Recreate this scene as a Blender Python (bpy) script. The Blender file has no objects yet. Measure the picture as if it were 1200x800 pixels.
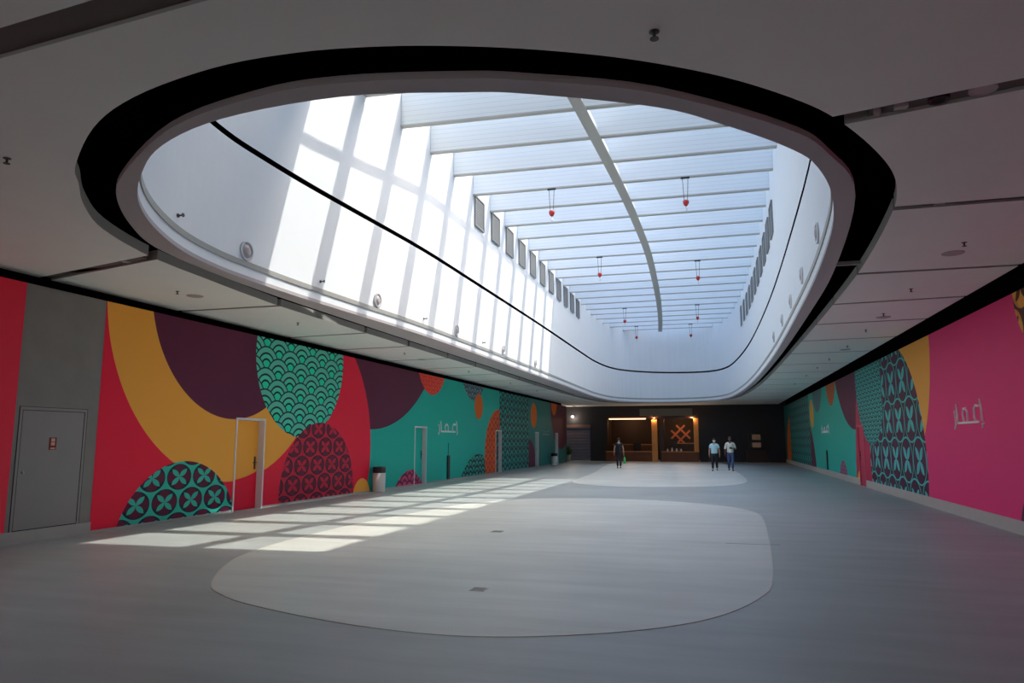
import bpy, bmesh, math, random
from mathutils import Vector, Matrix
from mathutils.geometry import tessellate_polygon
random.seed(7)
scn = bpy.context.scene
COL = scn.collection

# ------------------------------------------------------------------ camera
FPX, HOR, VPX = 840.0, 516.0, 838.0
pitch = math.atan((HOR-400)/FPX)
yaw = math.atan((VPX-600)/(FPX/math.cos(pitch)))
cam_d = bpy.data.cameras.new('camera'); cam = bpy.data.objects.new('camera', cam_d); COL.objects.link(cam)
cam.location = (0, 0, 1.6)
cam.rotation_euler = (math.pi/2+pitch, 0, yaw)
cam_d.sensor_width = 36; cam_d.lens = 36*FPX/1200; cam_d.clip_end = 400
scn.camera = cam

# ------------------------------------------------------------------ light and exposure
scn.view_settings.view_transform = 'Standard'
scn.view_settings.look = 'None'
scn.view_settings.gamma = 1
scn.view_settings.use_curve_mapping = False
scn.view_settings.exposure = 0.97
scn.cycles.max_bounces = 16
scn.cycles.diffuse_bounces = 12
SUN_DIR = Vector((-0.50, -0.32, -1.0)).normalized()
w = bpy.data.worlds.new('world'); scn.world = w; w.use_nodes = True
wn = w.node_tree; bg = wn.nodes['Background']
sky = wn.nodes.new('ShaderNodeTexSky'); sky.sky_type = 'NISHITA'; sky.sun_disc = False
sky.sun_elevation = math.asin(-SUN_DIR.z); sky.sun_rotation = math.atan2(-SUN_DIR.x, -SUN_DIR.y)
sky.dust_density = 4.0; sky.air_density = 1.2
wn.links.new(sky.outputs[0], bg.inputs[0]); bg.inputs[1].default_value = 0.34
sd = bpy.data.lights.new('sun', 'SUN'); sd.energy = 2.4; sd.angle = math.radians(0.53); sd.color = (1, .95, .86)
so = bpy.data.objects.new('sun', sd); COL.objects.link(so); so.location = (20, 12, 40)
so.rotation_euler = SUN_DIR.to_track_quat('-Z', 'Y').to_euler()
# added fill light behind the camera, brightens the hall
ad = bpy.data.lights.new('hall_fill', 'AREA'); ad.shape = 'RECTANGLE'; ad.size = 14.5; ad.size_y = 3.4; ad.energy = 250; ad.color = (.9, 1, .97)
ao = bpy.data.objects.new('hall_fill', ad); COL.objects.link(ao); ao.location = (-2.75, -8.9, 2.1); ao.rotation_euler = (-math.pi/2, 0, 0)

# ------------------------------------------------------------------ helpers
def srgb(r, g, b):
    f = lambda c: (c/255/12.92) if c/255 <= .04045 else ((c/255+.055)/1.055)**2.4
    return (f(r), f(g), f(b), 1)
def mat(name, col, rough=.6, metal=0, emit=None, es=1, noise=0, nscale=4, bump=0, spec=.5):
    m = bpy.data.materials.new(name); m.use_nodes = True; t = m.node_tree; b = t.nodes['Principled BSDF']
    b.inputs['Base Color'].default_value = col; b.inputs['Roughness'].default_value = rough
    b.inputs['Metallic'].default_value = metal; b.inputs['Specular IOR Level'].default_value = spec
    if emit: b.inputs['Emission Color'].default_value = emit; b.inputs['Emission Strength'].default_value = es
    if noise or bump:
        tc = t.nodes.new('ShaderNodeNewGeometry'); n = t.nodes.new('ShaderNodeTexNoise')
        n.inputs['Scale'].default_value = nscale; n.inputs['Detail'].default_value = 5
        t.links.new(tc.outputs['Position'], n.inputs['Vector'])
        if noise:
            mx = t.nodes.new('ShaderNodeMix'); mx.data_type = 'RGBA'
            mx.inputs[6].default_value = tuple(c*(1-noise) for c in col[:3])+(1,)
            mx.inputs[7].default_value = tuple(min(1, c*(1+noise)) for c in col[:3])+(1,)
            t.links.new(n.outputs[0], mx.inputs[0]); t.links.new(mx.outputs[2], b.inputs['Base Color'])
        if bump:
            bp = t.nodes.new('ShaderNodeBump'); bp.inputs['Strength'].default_value = bump; bp.inputs['Distance'].default_value = .01
            t.links.new(n.outputs[0], bp.inputs['Height']); t.links.new(bp.outputs[0], b.inputs['Normal'])
    return m
def finish(name, me, m, parent=None, smooth=False):
    if m:
        for x in (m if isinstance(m, (list, tuple)) else [m]): me.materials.append(x)
    if smooth:
        for p in me.polygons: p.use_smooth = True
    o = bpy.data.objects.new(name, me); COL.objects.link(o)
    if parent: o.parent = parent
    return o
def obj(name, bm, m, parent=None, smooth=False, bevel=0):
    bmesh.ops.recalc_face_normals(bm, faces=bm.faces)
    me = bpy.data.meshes.new(name); bm.to_mesh(me); bm.free()
    o = finish(name, me, m, parent, smooth)
    if bevel:
        b = o.modifiers.new('bevel', 'BEVEL'); b.width = bevel; b.segments = 2; b.limit_method = 'ANGLE'
    return o
def empty(name, loc, rz=0):
    o = bpy.data.objects.new(name, None); COL.objects.link(o); o.location = loc; o.rotation_euler.z = rz
    o.empty_display_size = .2
    return o
def tag(o, label=None, cat=None, group=None, kind=None):
    if label: o['label'] = label
    if cat: o['category'] = cat
    if group: o['group'] = group
    if kind: o['kind'] = kind
    return o
def struct(name, bm, m, parent=None, **k):
    o = obj(name, bm, m, parent, **k)
    if not parent: o['kind'] = 'structure'
    return o
def NB(): return bmesh.new()
def box(bm, x0, x1, y0, y1, z0, z1, mi=0):
    v = [bm.verts.new((x, y, z)) for x in (x0, x1) for y in (y0, y1) for z in (z0, z1)]
    for q in ((0,1,3,2),(4,6,7,5),(0,4,5,1),(2,3,7,6),(0,2,6,4),(1,5,7,3)):
        f = bm.faces.new([v[i] for i in q]); f.material_index = mi
    return bm
def bx(*a): return box(NB(), *a)
def prism(bm, pts, z0, z1, top=True, bottom=True, holes=None):
    n = len(pts)
    a = [bm.verts.new((p[0], p[1], z0)) for p in pts]; b = [bm.verts.new((p[0], p[1], z1)) for p in pts]
    for i in range(n):
        j = (i+1) % n; bm.faces.new((a[i], a[j], b[j], b[i]))
    ha, hb = [], []
    if holes:
        for h in holes:
            c = [bm.verts.new((p[0], p[1], z0)) for p in h]; d = [bm.verts.new((p[0], p[1], z1)) for p in h]
            for i in range(len(h)):
                j = (i+1) % len(h); bm.faces.new((c[j], c[i], d[i], d[j]))
            ha += c; hb += d
    loops = [[Vector((p[0], p[1], 0)) for p in pts]]+[[Vector((p[0], p[1], 0)) for p in h] for h in (holes or [])]
    for tri in tessellate_polygon(loops):
        if bottom: bm.faces.new([(a+ha)[i] for i in tri])
        if top: bm.faces.new([(b+hb)[i] for i in tri])
    return bm
def lathe(bm, prof, seg=24, c=(0, 0, 0), axis='Z', mi=0):
    rings = []
    for r, z in prof:
        ring = []
        for k in range(seg):
            a = 2*math.pi*k/seg; x, y = max(r, 1e-4)*math.cos(a), max(r, 1e-4)*math.sin(a)
            p = {'Z': (x, y, z), 'X': (z, x, y), 'Y': (x, z, y)}[axis]
            ring.append(bm.verts.new((c[0]+p[0], c[1]+p[1], c[2]+p[2])))
        rings.append(ring)
    for i in range(len(rings)-1):
        for k in range(seg):
            j = (k+1) % seg; f = bm.faces.new((rings[i][k], rings[i][j], rings[i+1][j], rings[i+1][k])); f.material_index = mi
    for ring in (rings[0], rings[-1]):
        f = bm.faces.new(ring); f.material_index = mi
    return bm
def tube(bm, pts, r, seg=8):
    pts = [Vector(p) for p in pts]; rings = []
    for i, p in enumerate(pts):
        d = (pts[min(i+1, len(pts)-1)]-pts[max(i-1, 0)]).normalized()
        u = d.orthogonal().normalized(); v = d.cross(u)
        if rings:
            u = (pu-d*pu.dot(d)).normalized(); v = d.cross(u)
        pu = u
        rr = r[i] if isinstance(r, (list, tuple)) else r
        rings.append([bm.verts.new(p+(u*math.cos(2*math.pi*k/seg)+v*math.sin(2*math.pi*k/seg))*rr) for k in range(seg)])
    for i in range(len(rings)-1):
        for k in range(seg):
            j = (k+1) % seg; bm.faces.new((rings[i][k], rings[i][j], rings[i+1][j], rings[i+1][k]))
    bm.faces.new(rings[0]); bm.faces.new(rings[-1])
    return bm
def crom(pts, n=8, closed=True):
    out = []; N = len(pts)
    for i in range(N if closed else N-1):
        P = [Vector(pts[(i+k-1) % N] if closed else pts[min(max(i+k-1, 0), N-1)]) for k in range(4)]
        for s in range(n):
            t = s/n
            out.append(tuple(.5*((2*P[1])+(-P[0]+P[2])*t+(2*P[0]-5*P[1]+4*P[2]-P[3])*t*t+(-P[0]+3*P[1]-3*P[2]+P[3])*t**3)))
    if not closed: out.append(tuple(pts[-1]))
    return out
def lerp_tab(tab, t):
    if t <= tab[0][0]: return tab[0][1]
    for (a, p), (b, q) in zip(tab, tab[1:]):
        if t <= b: return p+(q-p)*(t-a)/(b-a)
    return tab[-1][1]
def copy_tree(o, parent=None):
    c = o.copy(); COL.objects.link(c); c.parent = parent
    for ch in list(o.children): copy_tree(ch, c)
    return c
ORD = ['first','second','third','fourth','fifth','sixth','seventh','eighth','ninth','tenth','eleventh','twelfth','thirteenth',
       'fourteenth','fifteenth','sixteenth','seventeenth','eighteenth','nineteenth','twentieth','twenty-first','twenty-second',
       'twenty-third','twenty-fourth','twenty-fifth','twenty-sixth','twenty-seventh','twenty-eighth','twenty-ninth','thirtieth']

# node expressions for the painted murals -----------------------------------
class Ex:
    t = None
    def __init__(s, v): s.v = v
    @staticmethod
    def op(o, *a):
        n = Ex.t.nodes.new('ShaderNodeMath'); n.operation = o
        for i, x in enumerate(a):
            x = x.v if isinstance(x, Ex) else x
            if isinstance(x, (int, float)): n.inputs[i].default_value = x
            else: Ex.t.links.new(x, n.inputs[i])
        return Ex(n.outputs[0])
    def __add__(a, b): return Ex.op('ADD', a, b)
    def __sub__(a, b): return Ex.op('SUBTRACT', a, b)
    def __rsub__(a, b): return Ex.op('SUBTRACT', b, a)
    def __mul__(a, b): return Ex.op('MULTIPLY', a, b)
    def __truediv__(a, b): return Ex.op('DIVIDE', a, b)
    def lt(a, b): return Ex.op('LESS_THAN', a, b)
    def gt(a, b): return Ex.op('GREATER_THAN', a, b)
    def abs(a): return Ex.op('ABSOLUTE', a)
def hyp(a, b): return Ex.op('SQRT', a*a+b*b)
def disc(u, v, cu, cv, r): return hyp(u-cu, v-cv).lt(r)
def AND(a, b): return Ex.op('MULTIPLY', a, b)
def NOT(a): return 1-a
def OR(a, b): return Ex.op('MAXIMUM', a, b)
def sel(m, a, b): return b+(a-b)*m
def mixc(m, a, b):
    """colour a where mask is 1, else b"""
    n = Ex.t.nodes.new('ShaderNodeMix'); n.data_type = 'RGBA'
    Ex.t.links.new(m.v, n.inputs[0])
    for c, i in ((b, 6), (a, 7)):
        if isinstance(c, tuple): n.inputs[i].default_value = c
        else: Ex.t.links.new(c, n.inputs[i])
    return n.outputs[2]
def cell(x, p): return x-Ex.op('ROUND', x/p)*p
def scales(u, v, R, bands, bg_, vs=1.0):
    """overlapping fish scale arcs; bands = [(r0, r1, colour)] in units of R"""
    v = v*vs; h = R/2; t = v/h
    k0 = Ex.op('CEIL', t-2.0); d = None
    for j in (2, 1, 0):
        k = k0+float(j); odd = Ex.op('ABSOLUTE', Ex.op('MODULO', k, 2.0))
        du = cell(u-odd*R, 2*R); dd = hyp(du, v-k*h)
        d = dd if d is None else sel(dd.lt(R), dd, d)
    d = d/R; c = bg_
    for a, b, col in bands: c = mixc(AND(d.gt(a), d.lt(b)), col, c)
    return c
def quatre(u, v, a, line, fill, dark, gap=None):
    """staggered rings, each with a four petalled flower and four lens discs"""
    b = a*.866
    x1, y1 = cell(u, a), cell(v, 2*b); x2, y2 = cell(u-a/2, a), cell(v-b, 2*b)
    d1, d2 = hyp(x1, y1), hyp(x2, y2); m = d1.lt(d2)
    x, y, d = sel(m, x1, x2).abs(), sel(m, y1, y2).abs(), sel(m, d1, d2)
    c = mixc(d.lt(a*.5), line, gap or line)
    c = mixc(d.lt(a*.465), dark, c)
    lens = OR(hyp(x-a*.25, y).lt(a*.205), hyp(x, y-a*.25).lt(a*.205))
    c = mixc(AND(lens, d.lt(a*.44)), fill, c)
    p, q = (x+y)*.7071, (x-y).abs()*.7071
    L = a*.40
    pet = q.lt(p*(L-p)*(1.0/L)*.85)
    pet = AND(pet, p.lt(L))
    c = mixc(pet, line, c)
    return c
def mural(name, fn, rough=.55):
    m = bpy.data.materials.new(name); m.use_nodes = True; t = m.node_tree; Ex.t = t
    g = t.nodes.new('ShaderNodeNewGeometry'); s = t.nodes.new('ShaderNodeSeparateXYZ'); t.links.new(g.outputs['Position'], s.inputs[0])
    c = fn(Ex(s.outputs[1]), Ex(s.outputs[2]))
    b = t.nodes['Principled BSDF']; t.links.new(c, b.inputs['Base Color']); b.inputs['Roughness'].default_value = rough
    b.inputs['Specular IOR Level'].default_value = .3
    return m

RED = (.88, .006, .045, 1); ORA = (.95, .42, .05, 1); PUR = srgb(98, 30, 62); TEA = (.002, .46, .36, 1); NAVY = srgb(16, 38, 52)
DPU = srgb(60, 18, 42); TEL = srgb(60, 190, 160); PNK = (.86, .03, .19, 1); ORR = srgb(235, 110, 30); GRY = srgb(105, 130, 135); CRI = srgb(200, 40, 80)
SEIG = [(.93, 1.01, NAVY), (.70, .93, srgb(95, 200, 175)), (.61, .70, NAVY), (.42, .61, srgb(80, 215, 180)), (.33, .42, NAVY), (-1, .33, srgb(20, 225, 180))]

def left_fn(u, v):
    c = (RED)
    c = mixc(disc(u, v, 14.05, 4.45, 3.76), ORA, c)
    c = mixc(disc(u, v, 13.99, 4.72, 2.64), PUR, c)
    # teal field beyond the red circle
    inred = AND(OR(disc(u, v, 17.08, 1.34, 3.77), u.lt(19.0)), NOT(AND(u.gt(19.2), v.gt(4.4))))
    teal = TEA
    teal = mixc(disc(u, v, 20.77, 8.81, 6.86), PUR, teal)
    teal = mixc(disc(u, v, 25.94, 4.9, 1.55), scales(u, v, .28, [(.76, 1.01, RED), (.4, .6, RED)], ORR, .9), teal)
    teal = mixc(disc(u, v, 30.97, 5.3, 1.9), scales(u, v, .38, [(.76, 1.01, srgb(20, 100, 105)), (.4, .6, srgb(20, 100, 105))], srgb(150, 135, 150), .8), teal)
    teal = mixc(disc(u, v, 31.71, 3.17, .6), ORR, teal)
    teal = mixc(disc(u, v, 31.72, -2.49, 3.47), scales(u, v, .45, [(.8, 1.01, NAVY), (.4, .6, NAVY)], srgb(30, 170, 150), .9), teal)
    ol = AND(disc(u, v, 34.9, .9, 2.25), u.lt(35.05))
    teal = mixc(ol, quatre(u, v, .62, ORR, srgb(200, 40, 35), srgb(225, 80, 30)), teal)
    pan = AND(u.gt(35.05), u.lt(41.0))
    teal = mixc(pan, scales(u, v, .42, [(.82, 1.01, NAVY), (.45, .62, NAVY), (.15, .3, NAVY)], srgb(20, 165, 150), .5), teal)
    far = u.gt(41.0)
    teal = mixc(far, srgb(12, 125, 118), teal)
    teal = mixc(AND(far, disc(u, v, 42.3, 3.1, .75)), ORR, teal)
    teal = mixc(AND(far, disc(u, v, 41.0, -.2, 1.9)), PUR, teal)
    teal = mixc(disc(u, v, 50.3, 4.6, 3.6), PUR, teal)
    teal = mixc(disc(u, v, 48.0, 4.2, .9), ORR, teal)
    teal = mixc(disc(u, v, 24.08, -1.37, 1.94), scales(u, v, .42, [(.8, 1.01, srgb(110, 30, 75)), (.4, .6, srgb(110, 30, 75))], srgb(225, 70, 115), .9), teal)
    c = mixc(inred, c, teal)
    c = mixc(disc(u, v, 16.85, 3.78, 2.1), scales(u-.1, v, .52, SEIG, srgb(70, 160, 140)), c)
    c = mixc(disc(u, v, 17.85, .17, 1.92), quatre(u-18.1, (v-.45)*1.38, .78, srgb(205, 30, 62), srgb(100, 28, 55), srgb(70, 20, 45)), c)
    c = mixc(disc(u, v, 12.55, -.61, 1.79), quatre(u-12.05, (v-.39)*1.335, .74, srgb(50, 190, 165), srgb(98, 18, 56), NAVY), c)
    c = mixc(disc(u, v, 20.33, -.11, .56), ORA, c)
    return c
def right_fn(u, v):
    c = PNK
    c = mixc(disc(u, v, 22.44, 4.12, 3.43), ORA, c)
    beyond = u.gt(22.4)
    c = mixc(beyond, CRI, c)
    teal = TEA
    teal = mixc(disc(u, v, 29.0, 7.0, 5.0), PUR, teal)
    teal = mixc(disc(u, v, 34.4, 4.5, 1.38), scales(u, v, .22, [(.8, 1.01, srgb(150, 70, 40)), (.5, .65, srgb(150, 70, 40))], ORR), teal)
    teal = mixc(disc(u, v, 38.9, 5.0, 2.0), scales(u, v, .3, [(.8, 1.01, srgb(25, 95, 100)), (.5, .65, srgb(25, 95, 100))], GRY), teal)
    teal = mixc(disc(u, v, 41.2, 3.0, .75), ORA, teal)
    teal = mixc(disc(u, v, 43.6, -.6, 3.3), PUR, teal)
    teal = mixc(u.gt(42.3), scales(u, v, .46, [(.82, 1.01, NAVY), (.45, .62, NAVY), (.15, .3, NAVY)], srgb(24, 170, 160), .5), teal)
    teal = mixc(AND(disc(u, v, 52.5, .6, 3.2), u.gt(53.0)), ORR, teal)
    teal = mixc(AND(u.gt(53.0), NOT(disc(u, v, 53.0, .6, 2.6))), srgb(12, 105, 108), teal)
    teal = mixc(disc(u, v, 32.2, -.2, 1.0), scales(u, v, .3, [(.8, 1.01, srgb(60, 90, 110)), (.45, .6, srgb(60, 90, 110))], srgb(205, 75, 120)), teal)
    c = mixc(AND(u.gt(26.0), NOT(disc(u, v, 20.0, -1.0, 9.5))), teal, c)
    c = mixc(disc(u, v, 23.3, 1.0, 3.38), quatre(u, v, 1.25, srgb(75, 195, 190), srgb(86, 18, 62), DPU, DPU), c)
    q = disc(u, v, 26.3, 3.7, 2.25)
    c = mixc(AND(q, u.gt(24.4)), scales(u, v, .28, [(.84, 1.01, NAVY), (.5, .66, NAVY)], srgb(75, 190, 180)), c)
    c = mixc(disc(u, v, 28.7, -.1, .62), ORA, c)
    tr = disc(u, v, 12.75, 4.15, 1.2)
    c = mixc(tr, quatre(u, v, .8, srgb(90, 40, 25), ORA, srgb(225, 150, 60)), c)
    c = mixc(disc(u, v, 13.58, -.08, .95), PUR, c)
    return c
M_LEFT = mural('painted_mural_left', left_fn); M_RIGHT = mural('painted_mural_right', right_fn)

# floor: polished concrete with trowel streaks
def floor_mat(name, base, rough):
    m = bpy.data.materials.new(name); m.use_nodes = True; t = m.node_tree; b = t.nodes['Principled BSDF']
    g = t.nodes.new('ShaderNodeNewGeometry'); mp = t.nodes.new('ShaderNodeMapping'); mp.inputs['Scale'].default_value = (.35, 2.2, 1)
    mp.inputs['Rotation'].default_value = (0, 0, .15)
    n = t.nodes.new('ShaderNodeTexNoise'); n.inputs['Scale'].default_value = 1.3; n.inputs['Detail'].default_value = 8; n.inputs['Roughness'].default_value = .6
    n2 = t.nodes.new('ShaderNodeTexNoise'); n2.inputs['Scale'].default_value = .35; n2.inputs['Detail'].default_value = 3
    t.links.new(g.outputs['Position'], mp.inputs[0]); t.links.new(mp.outputs[0], n.inputs['Vector']); t.links.new(g.outputs['Position'], n2.inputs['Vector'])
    ad = t.nodes.new('ShaderNodeMath'); ad.operation = 'ADD'; t.links.new(n.outputs[0], ad.inputs[0]); t.links.new(n2.outputs[0], ad.inputs[1])
    mr = t.nodes.new('ShaderNodeMapRange'); mr.inputs[1].default_value = .6; mr.inputs[2].default_value = 1.4
    t.links.new(ad.outputs[0], mr.inputs[0])
    mx = t.nodes.new('ShaderNodeMix'); mx.data_type = 'RGBA'
    mx.inputs[6].default_value = tuple(c*.78 for c in base[:3])+(1,); mx.inputs[7].default_value = tuple(c*1.2 for c in base[:3])+(1,)
    t.links.new(mr.outputs[0], mx.inputs[0]); t.links.new(mx.outputs[2], b.inputs['Base Color'])
    b.inputs['Roughness'].default_value = rough; b.inputs['Specular IOR Level'].default_value = .28
    return m
M_FLOOR = floor_mat('polished_concrete_dark', (.31, .345, .34, 1), .42)
M_FLOORL = floor_mat('polished_concrete_light', (.50, .52, .48, 1), .42)
M_CEIL = mat('ceiling_plaster', (.80, .82, .78, 1), .85, noise=.04, nscale=1.5)
M_EDGE = mat('panel_edge', (.40, .41, .39, 1), .8)
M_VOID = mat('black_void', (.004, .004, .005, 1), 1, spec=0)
M_SLOT = mat('slot_backing', (.13, .11, .10, 1), .8)
M_RING = mat('ring_soffit', (.42, .39, .40, 1), .8)
M_WHITE = mat('shaft_white', (.75, .79, .81, 1), .7, noise=.02, nscale=3)
M_TRIM = mat('grey_trim', (.34, .34, .31, 1), .5)
M_CONC = mat('concrete_wall', (.23, .22, .205, 1), .8, noise=.15, nscale=2.5, bump=.2)
M_CONCD = mat('concrete_door', (.27, .255, .245, 1), .7, noise=.06, nscale=2)
M_SKIRT = mat('stone_skirting', (.38, .36, .33, 1), .6, noise=.06)
M_SKIRTR = mat('stone_skirting_pale', (.5, .44, .40, 1), .5, noise=.05)
M_BLACK = mat('matt_black', (.015, .015, .017, 1), .5)
M_FRAME = mat('white_door_frame', (.72, .68, .68, 1), .45)
M_LOUV = mat('grey_louvre', (.22, .23, .23, 1), .5)
M_STEEL = mat('steel', (.5, .5, .5, 1), .35, metal=.9)
M_LOGO = mat('white_letters', (.85, .85, .85, 1), .5)
M_DARKW = mat('dark_cladding', (.018, .016, .022, 1), .6)

# fins carry fine horizontal joints
def fin_mat():
    m = bpy.data.materials.new('fin_panels'); m.use_nodes = True; t = m.node_tree; Ex.t = t
    g = t.nodes.new('ShaderNodeNewGeometry'); s = t.nodes.new('ShaderNodeSeparateXYZ'); t.links.new(g.outputs['Position'], s.inputs[0])
    z = Ex(s.outputs[2])
    l = cell(z, .13).abs().lt(.006)
    c = mixc(l, (.62, .66, .70, 1), (.76, .80, .82, 1))
    b = t.nodes['Principled BSDF']; t.links.new(c, b.inputs['Base Color']); b.inputs['Roughness'].default_value = .6
    return m
M_FIN = fin_mat(); M_FLANGE = mat('fin_flange', (.46, .46, .43, 1), .6)

# ------------------------------------------------------------------ setting
XL, XR, YB, YF, ZC, ZW = -10.5, 5.0, -9.0, 57.0, 4.3, 4.1
struct('floor', bx(-16, 9, YB-.3, 66, -.2, 0), M_FLOOR)
def closed2(p, n=6): return [(q[0], q[1]) for q in crom([(a, b, 0) for a, b in p], n)]
inl1 = closed2([(-5.58,7.23),(-6.36,8.68),(-6.7,10.3),(-6.75,12.65),(-6.55,15),(-6.2,17.5),(-5.3,19.3),(-4.3,20.1),(-2.6,20.3),(-.9,19.7),(.3,18.6),(.8,17.3),(.88,15.8),(.74,11.9),(.57,9.06),(.38,8.07),(-.04,7.12),(-.61,6.5),(-1.4,6.05),(-2.22,5.85),(-3.24,5.97),(-4.37,6.34),(-5.01,6.68)])
inl2 = closed2([(-6.7,45),(-5.95,37),(-5.65,31.5),(-5.5,28.6),(-5.0,26.9),(-4.07,25.8),(-2.9,25.5),(-1.34,25.9),(0,26.8),(.8,28.1),(1.15,30.3),(1.15,34.4),(.9,42),(.6,50),(.2,54.5),(-1,56),(-4,56.3),(-6.6,55.5),(-7.1,52)])
struct('floor', prism(NB(), inl1, 0.0, .004), M_FLOORL)
struct('floor', prism(NB(), inl2, 0.0, .004), M_FLOORL)
def shrink(p, d):
    n = len(p); out = []
    for i in range(n):
        a, b = Vector(p[i-1]), Vector(p[(i+1) % n]); t = (b-a).normalized(); nn = Vector((-t.y, t.x)); out.append((p[i][0]+nn.x*d, p[i][1]+nn.y*d))
    return out
def area(p): return .5*sum(p[i-1][0]*p[i][1]-p[i][0]*p[i-1][1] for i in range(len(p)))
if area(inl1) < 0: inl1.reverse()
if area(inl2) < 0: inl2.reverse()
M_STRIP = mat('metal_inlay_strip', (.45, .43, .38, 1), .35, metal=.5)
struct('trim_1', prism(NB(), shrink(inl1, -.014), 0, .006, holes=[shrink(inl1, .0)]), M_STRIP)
struct('trim_2', prism(NB(), shrink(inl2, -.014), 0, .006, holes=[shrink(inl2, .0)]), M_STRIP)

# opening outlines in the ceiling plane
A = closed2([(-8.42,14),(-8.34,11.7),(-8.16,10),(-7.95,8.5),(-7.5,7.2),(-6.92,6.35),(-6.4,5.79),(-6.03,5.4),(-5.12,4.73),(-4.34,4.36),(-3.44,4.15),(-2.73,4.13),(-2.11,4.22),(-1.54,4.38),(-.98,4.6),(-.42,4.89),(.17,5.3),(.7,5.8),(1.07,6.26),(1.48,6.97),(1.82,7.72),(2.02,8.43),(2.15,9.3),(2.3,11.5),(2.37,14),(2.4,20),(2.36,30),(2.2,38),(1.8,45),(1.15,49.5),(-.3,52),(-2.3,53.1),(-4.2,53.2),(-6.2,52.6),(-7.5,51),(-8.1,48),(-8.43,40),(-8.43,25)], 5)
B = closed2([(-7.9,14),(-7.86,11),(-7.72,9.3),(-7.5,8.1),(-7.05,7.2),(-6.4,6.3),(-5.74,5.70),(-4.48,4.92),(-3.4,4.62),(-2.65,4.60),(-1.75,4.78),(-1.26,4.95),(-.34,5.42),(.69,6.37),(1.14,7.08),(1.61,8.46),(1.92,11.9),(2.04,15.6),(2.12,25),(1.97,36.5),(1.5,45),(.9,49.3),(-.2,51.5),(-1.9,52.5),(-4.1,52.6),(-5.9,51.6),(-7.1,49.3),(-7.75,45),(-7.92,40),(-7.92,30),(-7.92,21),(-7.92,17)], 5)
Cc = closed2([(-7.38,14),(-7.5,12),(-7.53,10.6),(-7.5,9.5),(-7.28,8.4),(-6.8,7.3),(-6.21,6.41),(-5.5,5.7),(-4.81,5.2),(-3.92,4.88),(-2.77,4.80),(-1.82,4.99),(-1.31,5.16),(-.36,5.66),(.15,6.13),(.73,6.79),(1.08,7.4),(1.4,8.6),(1.62,10.6),(1.8,15.2),(1.93,25.2),(1.77,36.5),(1.3,45),(.75,49),(-.2,51.2),(-1.8,52.2),(-3.9,52.3),(-5.7,51.2),(-6.7,49),(-7.12,45),(-7.15,40),(-7.1,30),(-7.15,21),(-7.2,17)], 5)
for P in (A, B, Cc):
    if area(P) < 0: P.reverse()

# ceiling panels: strips between open slots, cut by the oval
SL = [((-10.6,9.22),(5.1,5.35),.22), ((-10.6,12.45),(5.1,12.6),.13), ((-10.6,16.5),(5.1,15.1),.13), ((-10.6,19.2),(5.1,17.7),.13), ((-10.6,22.4),(5.1,20.6),.13),
      ((-10.6,25.3),(5.1,23.7),.13), ((-10.6,28.2),(5.1,27.2),.13), ((-10.6,31.4),(5.1,30.5),.13), ((-10.6,34.5),(5.1,33.7),.13), ((-10.6,37.6),(5.1,37.0),.13),
      ((-10.6,40.8),(5.1,40.3),.13), ((-10.6,44),(5.1,43.6),.13), ((-10.6,47.2),(5.1,46.9),.13), ((-10.6,50.4),(5.1,50.2),.13)]
CXL, CXR = -10.78, 4.66
def ln(s, x):
    (x0, y0), (x1, y1), _ = s; return y0+(y1-y0)*(x-x0)/(x1-x0)
def bool_mesh(bmA, bmB):
    oa = obj('tmp_a', bmA, None); ob = obj('tmp_b', bmB, None)
    md = oa.modifiers.new('b', 'BOOLEAN'); md.operation = 'DIFFERENCE'; md.object = ob; md.solver = 'EXACT'
    dg = bpy.context.evaluated_depsgraph_get(); dg.update()
    me = bpy.data.meshes.new_from_object(oa.evaluated_get(dg))
    bpy.data.objects.remove(oa); bpy.data.objects.remove(ob)
    return me
slot0 = ((-10.6, 4.05), (5.1, 2.55), .26); slotm = ((-10.6, -1.5), (5.1, -2.6), .26)
edges = [slotm, slot0]+SL
rng = [(((-10.6, YB), (5.1, YB), 0), slotm)]+list(zip(edges, edges[1:]))+[(SL[-1], ((-10.6, YF), (5.1, YF), 0))]
def add_panel(quad):
    me = bool_mesh(prism(NB(), quad, ZC, ZC+.15), prism(NB(), A, ZC-.3, ZC+.5))
    o = finish('ceiling', me, M_CEIL); o['kind'] = 'structure'
    me.materials.append(M_EDGE)
    for p in me.polygons:
        if abs(p.normal.z) < .5: p.material_index = 1
    return o
for a, b in rng:
    ya = lambda x: ln(a, x)+a[2]/2
    yb = lambda x: ln(b, x)-b[2]/2
    if b is SL[1]:      # this bay has one more slot on the right hand side
        add_panel([(CXL, ya(CXL)), (-3, ya(-3)), (-3, yb(-3)), (CXL, yb(CXL))])
        add_panel([(1.0, ya(1.0)), (CXR, ya(CXR)), (CXR, 8.97), (1.0, 8.97)])
        add_panel([(1.0, 9.12), (CXR, 9.12), (CXR, yb(CXR)), (1.0, yb(1.0))])
    else:
        add_panel([(CXL, ya(CXL)), (CXR, ya(CXR)), (CXR, yb(CXR)), (CXL, yb(CXL))])
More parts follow.
